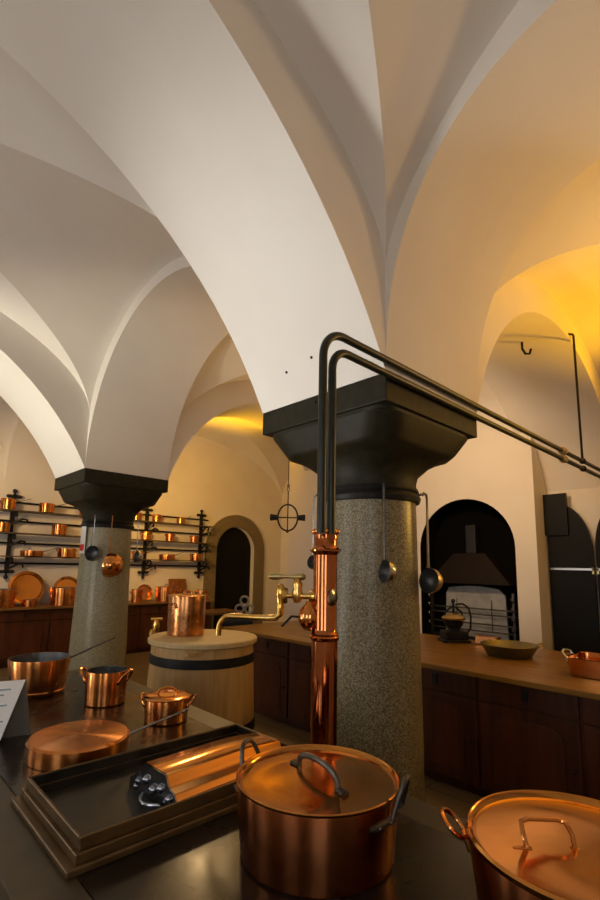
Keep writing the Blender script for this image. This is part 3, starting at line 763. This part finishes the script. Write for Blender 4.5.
# ------------------------------------------------------------------ wooden tub with lid, pot on top
br_ = empty('wooden_tub', (2.235, 3.45, 0), 0, 'pale wooden stave tub with a lid and a black iron hoop behind the range', 'barrel')
mb = MB(); n = 26; prof = [(.445, 0), (.425, .45), (.405, .905)]
vs = []; fs = []
for i in range(n):
    a0, a1 = 2 * PI * (i + .006) / n, 2 * PI * (i + .994) / n
    for r, z in prof:
        for a in (a0, (a0 + a1) / 2, a1): vs.append((r * math.cos(a), r * math.sin(a), z))
        for a in (a1, a0): vs.append(((r - .03) * math.cos(a), (r - .03) * math.sin(a), z))
    o = i * 15
    for k in range(2):
        for j in range(5): fs.append((o + k * 5 + j, o + k * 5 + (j + 1) % 5, o + (k + 1) * 5 + (j + 1) % 5, o + (k + 1) * 5 + j))
    fs += [(o + 4, o + 3, o + 2, o + 1, o), (o + 10, o + 11, o + 12, o + 13, o + 14)]
mb.add(vs, fs); mb.build('staves', M['oak'], br_)
MB().lathe([(0, .905), (.425, .905), (.435, .912), (.436, .938), (.428, .947), (.40, .95), (0, .95)], 80).build('tub_lid', M['lidwood'], br_)
for z, r in ((.80, .412), (.30, .434)):
    MB().lathe([(r - .01, z - .036), (r + .004, z - .036), (r + .0025, z + .032), (r - .01, z + .032)], 80).build('hoop', M['iron'], br_)
MB().box(-.335, -.255, -.33, -.28, .865, .885).build('lid_cleat', M['oak'], br_, smooth=False)

bpot = empty('lidded_pot', (2.155, 3.60, .95), 0, 'tall lidded copper pot standing on the wooden tub', 'pot')
pot_body(bpot, .150, .153, .315, 'copper_worn')
l = lid(bpot, .155, .312, .006, 'copper_worn')
strap_handle(l, (0, 0, .325), camr, .035, .028, .006, 'copper')
for a0 in (math.radians(225) - .55, math.radians(225) + PI - .55):
    loop_handle(a0, .153, .23, .035, .022, .03, .006).build('handle', M['copper'], bpot)
# brass tap of something behind
tapb = empty('brass_tap', (2.27, 4.33, .0), 0, 'small brass tap on a stand left of the copper pot on the tub', 'tap')
mb = MB().tube([(0, 0, 0), (0, 0, .86)], .018, 8); mb.lathe([(0, 0), (.12, 0), (.12, .02), (0, .03)], 20); mb.build('stand', M['iron'], tapb)
mb = MB(); mb.lathe([(0, .84), (.03, .85), (.025, .90), (.035, .94), (.02, .99), (0, 1.0)], 14); mb.tube([(0, 0, .91), (-.06, -.03, .90), (-.07, -.035, .86)], .016, 8); mb.tube([(-.05, .02, 1.0), (.05, -.02, 1.0)], .014, 8); mb.build('tap', M['brass'], tapb)

# ------------------------------------------------------------------ kitchen island: cabinets and worktop
wt = MB().prism([(3.15, -.32), (4.55, -.32), (4.55, 4.50), (3.15, 4.50)], 2, .815, .85).build('worktop', M['top'], smooth=False, bevel=.006)
tag(wt, 'long honey-brown wooden worktop behind the near granite column', 'worktop')
def arch_panel(w, z0, z1, cut=.10):
    """raised panel outline (u, z) with concave shouldered head"""
    pts = [(-w, z0), (w, z0), (w, z1 - cut)]
    pts += [(w - cut * .25 * 0 - cut * (1 - math.cos(a)), z1 - cut + cut * math.sin(a)) for a in [PI / 2 * i / 6 for i in range(1, 7)]]
    pts += [(-w + cut * (1 - math.cos(a)), z1 - cut + cut * math.sin(a)) for a in [PI / 2 * i / 6 for i in range(6, -1, -1)]]
    return pts
def cabinet(cx, cy, rz, w, depth, label, group, H=.813):
    """front faces local -y"""
    t = empty('base_cabinet', (cx, cy, 0), rz, label, 'cabinet', group)
    MB().box(-w / 2, w / 2, .0, depth, .07, H).box(-w / 2, w / 2, .06, depth - .02, 0, .07).build('carcass', M['cab'], t, smooth=False)
    g = .012
    d = MB().box(-w / 2 + g, w / 2 - g, -.020, -.001, .085, .635).build('door', M['cab'], t, smooth=False, bevel=.003)
    MB().prism(arch_panel(w / 2 - .10, .15, .575), 1, -.030, -.020).build('panel', M['cab2'], d, smooth=False, bevel=.005)
    MB().ball((w / 2 - .05, -.034, .36), .013, 10).build('knob', M['iron'], d)
    dr = MB().box(-w / 2 + g, w / 2 - g, -.020, -.001, .650, H - .012).build('drawer', M['cab'], t, smooth=False, bevel=.003)
    MB().box(-.018, .018, -.032, -.020, .695, .765).build('knob', M['iron'], dr, smooth=False)
    return t
# island fronts face -x
pitch_ = .64
names = [1.32 + pitch_ * k for k in (4, 3, 2, 1, 0, -1, -2)]
lbl = ['dark oak island cabinet just right of the wooden tub, at the far end', 'dark oak island cabinet behind the copper standpipe', 'dark oak island cabinet mostly hidden behind the near granite column',
       'dark oak island cabinet just right of the near granite column, under the black mill', 'dark oak island cabinet right of the column, below and right of the shallow brass pan', 'dark oak island cabinet at the right edge, under the rectangular copper pan', 'dark oak island cabinet at the near end, past the right edge of the photo']
for k, yy in enumerate(names):
    cabinet(3.30, yy, -PI / 2, pitch_, 1.15, lbl[k], 'island cabinets')

# things on the island
bpn = empty('shallow_pan', (3.96, 1.70, .85), 0, 'shallow round brass pan on the island worktop', 'pan')
MB().lathe([(0, 0), (.160, 0), (.166, .006), (.212, .085), (.218, .090), (.214, .094), (.207, .088), (.162, .010), (0, .008)], 64).build('bowl', M['pan_brass'], bpn)
mb = MB().tube([(.10, -.19, .075), (.14, -.215, .10), (.18, -.18, .10), (.165, -.135, .075)], .006, 6); mb.build('handle', M['old_brass'], bpn)

ml = empty('coffee_mill', (4.30, 2.36, .85), math.radians(-40), 'black cast-iron mill with brass bowl and crank on the island worktop', 'grinder')
MB().box(-.13, .13, -.10, .10, 0, .025).box(-.11, .11, -.085, .085, .025, .10).build('base', M['iron'], ml, smooth=False, bevel=.01)
MB().lathe([(0, .10), (.06, .10), (.055, .12), (.085, .16), (.09, .19), (.05, .195), (0, .195)], 28).build('body', M['iron'], ml)
MB().lathe([(.05, .195), (.105, .205), (.11, .22), (.08, .245), (.03, .262), (0, .265)], 28).build('bowl', M['old_brass'], ml)
mb = MB(); mb.tube([(0, 0, .26), (0, 0, .36)], .012, 8); mb.ball((0, 0, .375), .02); mb.tube([(-.09, 0, .20), (-.08, 0, .27), (-.03, 0, .31), (0, 0, .33), (.03, 0, .31), (.08, 0, .27), (.09, 0, .20)], .009, 8); mb.build('yoke', M['iron'], ml)
mb = MB(); mb.tube([(.02, 0, .34), (.09, 0, .35), (.15, 0, .31), (.17, 0, .22), (.16, 0, .12), (.13, 0, .08)], .010, 8); mb.build('crank', M['iron'], ml)

rb_ = empty('copper_box', (4.85, 2.42, .45), 0, 'low rectangular copper pan at the foot of the oven door, behind the mill', 'pan')
rb_.location = (4.40, 2.08, .85)
MB().box(-.06, .06, -.10, .10, 0, .075).build('body', M['copper_worn'], rb_, smooth=False, bevel=.008)
rb_.rotation_euler = (0, 0, math.radians(8))

def rpan(cx, cy, rz, w, l_, h, label):
    t = empty('roasting_pan', (cx, cy, .85), rz, label, 'pan')
    mb = MB(); n = 8
    def rr(hx, hy, r, z):
        out = []
        for sx, sy, a0 in ((1, 1, 0), (-1, 1, 90), (-1, -1, 180), (1, -1, 270)):
            for k in range(5):
                a = math.radians(a0 + 90 * k / 4); out.append((sx * (hx - r) + r * math.cos(a), sy * (hy - r) + r * math.sin(a), z))
        return out
    levels = [rr(w - .01, l_ - .01, .04, 0), rr(w, l_, .04, .006), rr(w + .01, l_ + .01, .045, h), rr(w + .016, l_ + .016, .05, h), rr(w + .014, l_ + .014, .05, h + .004), rr(w + .005, l_ + .005, .04, h), rr(w - .006, l_ - .006, .035, .01)]
    N = 20; vs = [v for lv in levels for v in lv]
    fs = [(i * N + k, i * N + (k + 1) % N, (i + 1) * N + (k + 1) % N, (i + 1) * N + k) for i in range(len(levels) - 1) for k in range(N)]
    fs += [tuple(range(N - 1, -1, -1)), tuple(range((len(levels) - 1) * N, len(levels) * N))]
    mb.add(vs, fs); mb.build('body', M['copper'], t)
    mb = MB().tube([(-w * .55, l_ + .01, h * .7), (-w * .5, l_ + .055, h * 1.15), (-w * .1, l_ + .06, h * 1.25), (w * .2, l_ + .04, h * 1.15), (w * .25, l_ + .01, h * .7)], .009, 8)
    for x_ in (-w * .55, w * .25): mb.ball((x_, l_ + .012, h * .7), .018)
    mb.build('handle', M['bright_tin'], t)
    return t
rpan(3.70, .80, 0, .16, .34, .115, 'rectangular copper roasting pan on the worktop at the right edge')
ld = MB().lathe([(.15, 0), (.155, .004), (.13, .014), (.03, .022), (0, .022)], 40).build('pan_lid', M['copper_lid'], loc=(3.76, .80, .985))
ld.rotation_euler = (.06, -.05, 0); ld.location = (3.72, .80, .972)
tag(ld, 'round copper lid resting on the roasting pan at the right edge', 'lid')

# ------------------------------------------------------------------ counter along the far wall
wt2 = MB().box(1.70, 5.34, 7.97, 8.58, .815, .85).build('worktop', M['topx'], smooth=False, bevel=.006)
tag(wt2, 'brown wooden worktop along the far wall under the shelf rack', 'worktop')
wl = ['dark oak wall cabinet beyond the left edge, leftmost', 'dark oak wall cabinet beyond the left edge, second', 'dark oak wall cabinet beyond the left edge, third', 'dark oak wall cabinet cut off by the left edge of the photo',
      'dark oak wall cabinet at the left edge behind the flared saucepan', 'dark oak wall cabinet just left of the farther column', 'dark oak wall cabinet partly hidden by the farther column', 'dark oak wall cabinet between farther column and wooden tub', 'dark oak wall cabinet behind the tub pot, nearest the arched door']
pw = .72
for k in range(4, 9):
    cabinet(-1.14 + pw / 2 + k * pw - .0, 8.06, 0, pw, .5, wl[k], 'wall cabinets under the shelf rack')

# ------------------------------------------------------------------ iron shelf rack
RZ = [2.30, 1.955, 1.602]; RAIL = [2.437, 2.14, 1.80, 1.49]
rk = empty('shelf_rack', (0, 8.58, 0), 0, 'long black iron wall rack with three boards full of copper pans', 'shelf')
for z in RZ: MB().box(.35, 5.50, -.30, -.06, z - .018, z).build('board', M['shelfwood'], rk, smooth=False)
for z in RAIL: MB().tube([(.35, -.05 if z < 2.0 else -.05, z), (5.50, -.05, z)], .016, 8).build('rail', M['iron'], rk)
for x_ in (.75, 1.905, 4.14, 5.33):
    mb = MB(); mb.box(x_ - .028, x_ + .028, -.08, -.035, 1.36, 2.53)
    for zz, s_ in ((2.53, 1), (1.36, -1)):     # cross-shaped finials
        mb.box(x_ - .075, x_ + .075, -.07, -.045, zz - .025, zz + .025)
        mb.ball((x_, -.057, zz + .085 * s_), .034, 8); mb.ball((x_ - .085, -.057, zz), .028, 8); mb.ball((x_ + .085, -.057, zz), .028, 8)
        mb.box(x_ - .015, x_ + .015, -.07, -.045, min(zz, zz + .08 * s_), max(zz, zz + .08 * s_))
    for z in RZ:                               # scroll brackets that carry the boards
        mb.tube([(x_, -.06, z - .14), (x_, -.14, z - .10), (x_, -.24, z - .03), (x_, -.31, z - .03), (x_, -.345, z - .06), (x_, -.33, z - .10), (x_, -.30, z - .09)], .016, 6)
        mb.box(x_ - .018, x_ + .018, -.30, -.05, z - .034, z - .018)
        mb.tube([(x_, -.08, z - .20), (x_ + .06, -.10, z - .17), (x_ + .14, -.12, z - .12), (x_ + .20, -.12, z - .13), (x_ + .21, -.12, z - .18)], .016, 6)
    mb.build('bracket', M['iron'], rk)

def shelf_pot(kind, x_, z, r, h, label, ha=0, y_=8.40, L=.22, lidded=False, m='copper_body'):
    t = empty('saucepan' if kind == 's' else 'copper_pot', (x_, y_, z), 0, label, 'pan' if kind == 's' else 'pot', 'copper pans on the wall rack')
    pot_body(t, r * .96, r, h, m, n=28)
    if kind == 's': long_handle(t, ha, r, h * .75, L, .09, r=.008)
    else:
        for a0 in (PI * 1.0, 0): loop_handle(a0, r, h * .7, min(.03, r * .5), .02, .03, .006).build('handle', M[m], t)
    if lidded:
        l = lid(t, r, h, .01, m); strap_handle(l, (0, 0, h + .02), 0, .03, .03, .006, 'copper')
    return t
A = math.radians
S_ = [('s', 1.80, 0, .105, .165, 'copper saucepan at the left edge of the top shelf', 20, .26), ('s', 2.35, 0, .115, .15, 'copper saucepan left of the farther column on the top shelf', 15, .26),
      ('p', 2.93, 0, .07, .13, 'small copper pot at the farther column on the top shelf', 0, 0), ('p', 3.86, 0, .10, .14, 'copper pot just right of the farther column on the top shelf', 0, 0), ('p', 4.27, 0, .085, .14, 'copper pot beside the bracket on the top shelf', 0, 0), ('s', 4.78, 0, .085, .12, 'small copper saucepan rightmost on the top shelf', 20, .20),
      ('s', 1.76, 1, .10, .14, 'reddish copper saucepan at the left edge of the middle shelf', 20, .2), ('s', 2.57, 1, .115, .17, 'copper saucepan with curved handle left of the farther column, middle shelf', 40, .30),
      ('p', 4.08, 1, .10, .15, 'copper pot beside the bracket on the middle shelf', 0, 0), ('p', 4.57, 1, .085, .14, 'copper pot at the centre right of the middle shelf', 0, 0), ('p', 5.10, 1, .08, .13, 'small copper pot rightmost on the middle shelf', 0, 0),
      ('s', 2.20, 2, .165, .085, 'low wide copper frying pan on the bottom shelf', 25, .32), ('p', 2.72, 2, .145, .14, 'dark copper pot against the farther column, bottom shelf', 0, 0), ('p', 3.94, 2, .10, .14, 'copper pot right of the farther column on the bottom shelf', 0, 0),
      ('s', 4.53, 2, .155, .10, 'low copper saucepan in the middle of the right part, bottom shelf', 15, .3), ('p', 5.17, 2, .125, .13, 'copper pot rightmost on the bottom shelf, near the stone arch', 0, 0)]
for kind, x_, lv, r, h, lb, ha, L in S_: shelf_pot(kind, x_, RZ[lv], r, h, lb, A(ha), 8.385, L)

# things on the wall counter
def leaning_disc(x_, z, r, y_, label, tilt=16, m='copper_lid', name='round_tray', cat='tray', dish=True):
    t = MB().lathe([(0, 0), (r * .82, 0), (r * .86, .012), (r * .98, .02), (r, .024), (r, .030), (r * .97, .028), (r * .84, .020), (r * .8, .006), (0, .006)], 48, Matrix.Rotation(A(90 - tilt), 4, 'X')).build(name, M[m], loc=(x_, y_, z + r * math.cos(A(tilt)) + .008))
    return tag(t, label, cat, None)
leaning_disc(2.19, .85, .262, 8.44, 'large round copper tray leaning on the wall behind the left counter pots')
leaning_disc(2.80, .85, .22, 8.46, 'round copper dish leaning behind the two-handled pot beside the farther column', name='round_tray', cat='tray')
leaning_disc(4.11, .85, .15, 8.36, 'small round copper dish leaning left of the lidded counter pot', 20, 'copper', 'round_tray', 'tray')
rt_ = MB().box(-.19, .19, 0, .015, 0, .40).build('oblong_plate', M['copper_worn'], smooth=False, bevel=.004, loc=(4.84, 8.40, .855)); rt_.rotation_euler = (A(-18), 0, 0)
rt_.rotation_euler = (A(-14), 0, 0); tag(rt_, 'upright oblong copper plate leaning on the wall between counter pots', 'plate')
c1 = shelf_pot('p', 2.17, .85, .10, .10, 'small round copper bowl in front of the large leaning tray', y_=8.14); c1.name = 'copper_bowl'; c1['group'] = 'pots on the wall counter'
for args in (('p', 1.78, .85, .21, .26, 'large reddish copper pot on the counter at the left edge'), ('p', 2.66, .85, .19, .27, 'broad copper pot on the counter left of the farther column')):
    c = shelf_pot(*args, y_=8.19); c['group'] = 'pots on the wall counter'
c = shelf_pot('p', 3.90, .85, .10, .22, 'dark copper pot on the counter just right of the farther column', y_=8.22); c['group'] = 'pots on the wall counter'
c = shelf_pot('p', 4.46, .85, .19, .25, 'lidded ribbed copper pot on the counter between disc and oblong plate', y_=8.20, lidded=True); c['group'] = 'pots on the wall counter'
c = shelf_pot('p', 4.90, .85, .12, .17, 'low copper pot on the counter behind the tub pot', y_=8.25, m='copper_worn'); c['group'] = 'pots on the wall counter'
c = shelf_pot('p', 5.17, .85, .13, .19, 'copper pot at the end of the counter near the arched door', y_=8.10, m='copper_worn'); c['group'] = 'pots on the wall counter'

# ------------------------------------------------------------------ low table and the black machine with the trefoil wheel
tb = empty('side_table', (4.75, 6.95, 0), 0, 'small wooden side table in front of the arched door', 'table')
MB().box(-.36, .36, -.28, .28, .72, .76).build('tabletop', M['topx'], tb, smooth=False, bevel=.005)
for sx in (-1, 1):
    for sy in (-1, 1): MB().box(sx * .31 - .03, sx * .31 + .03, sy * .23 - .03, sy * .23 + .03, 0, .72).build('leg', M['cab'], tb, smooth=False)
mc = empty('crank_machine', (4.22, 5.62, 0), math.radians(-45), 'black cast-iron crank machine with a grey trefoil wheel handle near the door', 'machine')
mb = MB()
for sx in (-1, 1): mb.tube([(sx * .22, -.15, 0), (sx * .14, 0, .62)], .022, 8); mb.tube([(sx * .22, .15, 0), (sx * .14, 0, .62)], .022, 8)
mb.build('stand', M['iron'], mc)
mb = MB(); mb.lathe([(0, -.20), (.12, -.20), (.13, -.16), (.10, 0), (.13, .16), (.12, .20), (0, .20)], 24, Matrix.Translation((0, 0, .74)) @ Matrix.Rotation(PI / 2, 4, 'Y')); mb.build('drum', M['iron'], mc)
mb = MB()
for k in range(4):
    a = PI / 4 + PI / 2 * k if False else 2 * PI * k / 3 + PI / 2
    if k < 3:
        c = Vector((.075 * math.cos(a), 0, .075 * math.sin(a) + .0)); mb.tube([c + Vector((.055 * math.cos(b), -.0, .055 * math.sin(b))) for b in [2 * PI * i / 20 for i in range(20)]], .016, 8, closed=True)
mb.ball((0, 0, 0), .03)
mb.build('trefoil_wheel', M['steel'], mc, loc=(.10, -.26, .97))
MB().tube([(.10, -.26, .97), (.10, -.1, .97), (.05, 0, .84)], .018, 8).build('shaft', M['iron'], mc)

# ------------------------------------------------------------------ wheel pendant
pd = empty('hanging_wheel', (3.72, 4.10, 2.08), math.radians(-45), 'small black iron hoop with cross bar and two cups hanging from the vault', 'pendant')
RR = .125
mb = MB(); mb.tube([(RR * .92 * math.cos(a), 0, RR * 1.22 * math.sin(a)) for a in [2 * PI * i / 36 for i in range(36)]], .010, 8, closed=True); mb.build('hoop', M['iron'], pd)
mb = MB(); mb.tube([(-RR, 0, 0), (RR, 0, 0)], .008, 6); mb.tube([(0, 0, -RR * 1.3), (0, 0, RR * 2.5)], .007, 6); mb.ball((0, 0, -RR * 1.3), .016); mb.build('cross_bar', M['iron'], pd)
for s_ in (-1, 1):
    mb = MB(); mb.lathe([(0, 0), (.03, 0), (.035, .04), (.040, .085), (.032, .09), (0, .09)], 14, Matrix.Translation((s_ * .115, 0, 0)) @ Matrix.Rotation(s_ * PI / 2, 4, 'Y')); mb.build('cup', M['iron'], pd)
zc = Z0 + HA2 * wA2((4.1 - 3.72) / 1.4)
mb = MB(); mb.tube([(0, 0, .36), (0, 0, zc - 2.08 + .02)], .005, 6)
for k in range(2): mb.tube([(.014 * math.cos(a), 0, .33 + k * .04 + .02 * math.sin(a)) for a in [2 * PI * i / 12 for i in range(12)]], .004, 6, closed=True)
mb.build('chain', M['iron'], pd)

# ------------------------------------------------------------------ lights
def point(name, loc, e, col, r=.12):
    l = bpy.data.lights.new(name, 'POINT'); l.energy = e; l.color = col; l.shadow_soft_size = r
    o = bpy.data.objects.new(name, l); COL.objects.link(o); o.location = loc; return o
def area(name, loc, to, e, col, sx, sy):
    l = bpy.data.lights.new(name, 'AREA'); l.energy = e; l.color = col; l.shape = 'RECTANGLE'; l.size = sx; l.size_y = sy
    o = bpy.data.objects.new(name, l); COL.objects.link(o); o.location = loc
    o.rotation_euler = (Vector(to) - Vector(loc)).to_track_quat('-Z', 'Y').to_euler(); return o
def spot(name, loc, to, e, col, ang, r=.12, blend=1):
    l = bpy.data.lights.new(name, 'SPOT'); l.energy = e; l.color = col; l.spot_size = math.radians(ang); l.spot_blend = blend; l.shadow_soft_size = r
    o = bpy.data.objects.new(name, l); COL.objects.link(o); o.location = loc
    o.rotation_euler = (Vector(to) - Vector(loc)).to_track_quat('-Z', 'Y').to_euler(); return o
spot('vault_light', (-.25, 2.7, 1.15), (1.66, 1.85, 2.85), 120, (1, .965, .91), 62, .2)
spot('vault_light', (-1.2, 5.0, 1.2), (1.25, 5.55, 3.15), 250, (1.0, .90, .72), 58, .2)
spot('vault_light', (4.6, -.7, 2.68), (2.5, .6, 3.75), 75, (1, .60, .26), 110, .2)
area('vault_light', (-1.4, 3.9, .9), (.6, 3.7, 4.1), 15, (1, .88, .76), .5, .5)  # added soft fill, no fixture: lifts the web of the left middle bay
spot('vault_light', (6.0, .45, 2.85), (4.6, .5, 4.0), 205, (1, .48, .002), 110, .1)
spot('vault_light', (4.9, 7.0, 2.6), (4.9, 6.6, 4.2), 160, (1, .50, .01), 100, .15)
spot('vault_light', (4.7, 4.5, 1.0), (4.2, 3.4, 4.2), 120, (1, .58, .22), 90, .2)
spot('warm_spot', (2.9, 6.3, 2.5), (5.0, 8.6, 2.6), 140, (1, .53, .11), 110, .2)
spot('warm_spot', (.6, 6.4, 2.6), (2.2, 8.6, 2.1), 90, (1, .62, .26), 100, .2)
spot('warm_spot', (5.8, -.55, 2.35), (2.1, 1.7, 1.1), 75, (1, .56, .09), 48, .1)  # added warm key from the right for the near column and pot lids
spot('warm_spot', (3.35, 4.95, 3.3), (2.15, 3.3, .9), 75, (1, .66, .30), 60, .12)  # added warm spot hanging free, brightens the tub and its lid
spot('warm_spot', (3.6, 2.3, 3.2), (5.9, 3.0, 2.4), 110, (1, .64, .32), 90, .2)

w = bpy.data.worlds.new('world'); sc.world = w; w.use_nodes = True
w.node_tree.nodes['Background'].inputs[0].default_value = (.55, .7, .9, 1); w.node_tree.nodes['Background'].inputs[1].default_value = .3

# ------------------------------------------------------------------ camera
cam = bpy.data.cameras.new('camera'); co = bpy.data.objects.new('camera', cam); COL.objects.link(co); sc.camera = co
f, pitch, roll, yaw, cy0 = 478.5, .1536, .0193, .8092, 492.6
cam.sensor_fit = 'VERTICAL'; cam.sensor_height = 36; cam.lens = f / 900 * 36; cam.shift_y = (cy0 - 450) / 900
cam.clip_start = .02; cam.clip_end = 60
cyw, syw = math.cos(yaw), math.sin(yaw); cp_, sp_ = math.cos(pitch), math.sin(pitch)
Fv = Vector((cyw * cp_, syw * cp_, sp_)); R0 = Vector((syw, -cyw, 0)); U0 = R0.cross(Fv)
Rv = R0 * math.cos(roll) + U0 * math.sin(roll); Uv = -R0 * math.sin(roll) + U0 * math.cos(roll)
mt = Matrix((Rv, Uv, -Fv)).transposed().to_4x4(); mt.translation = Vector((0, 0, 1.52)); co.matrix_world = mt

sc.view_settings.view_transform = 'Standard'; sc.view_settings.look = 'None'; sc.view_settings.gamma = 1; sc.view_settings.use_curve_mapping = False
sc.view_settings.exposure = .38
sc.cycles.max_bounces = 10; sc.cycles.diffuse_bounces = 6; sc.cycles.glossy_bounces = 5
sc.cycles.sample_clamp_indirect = 6
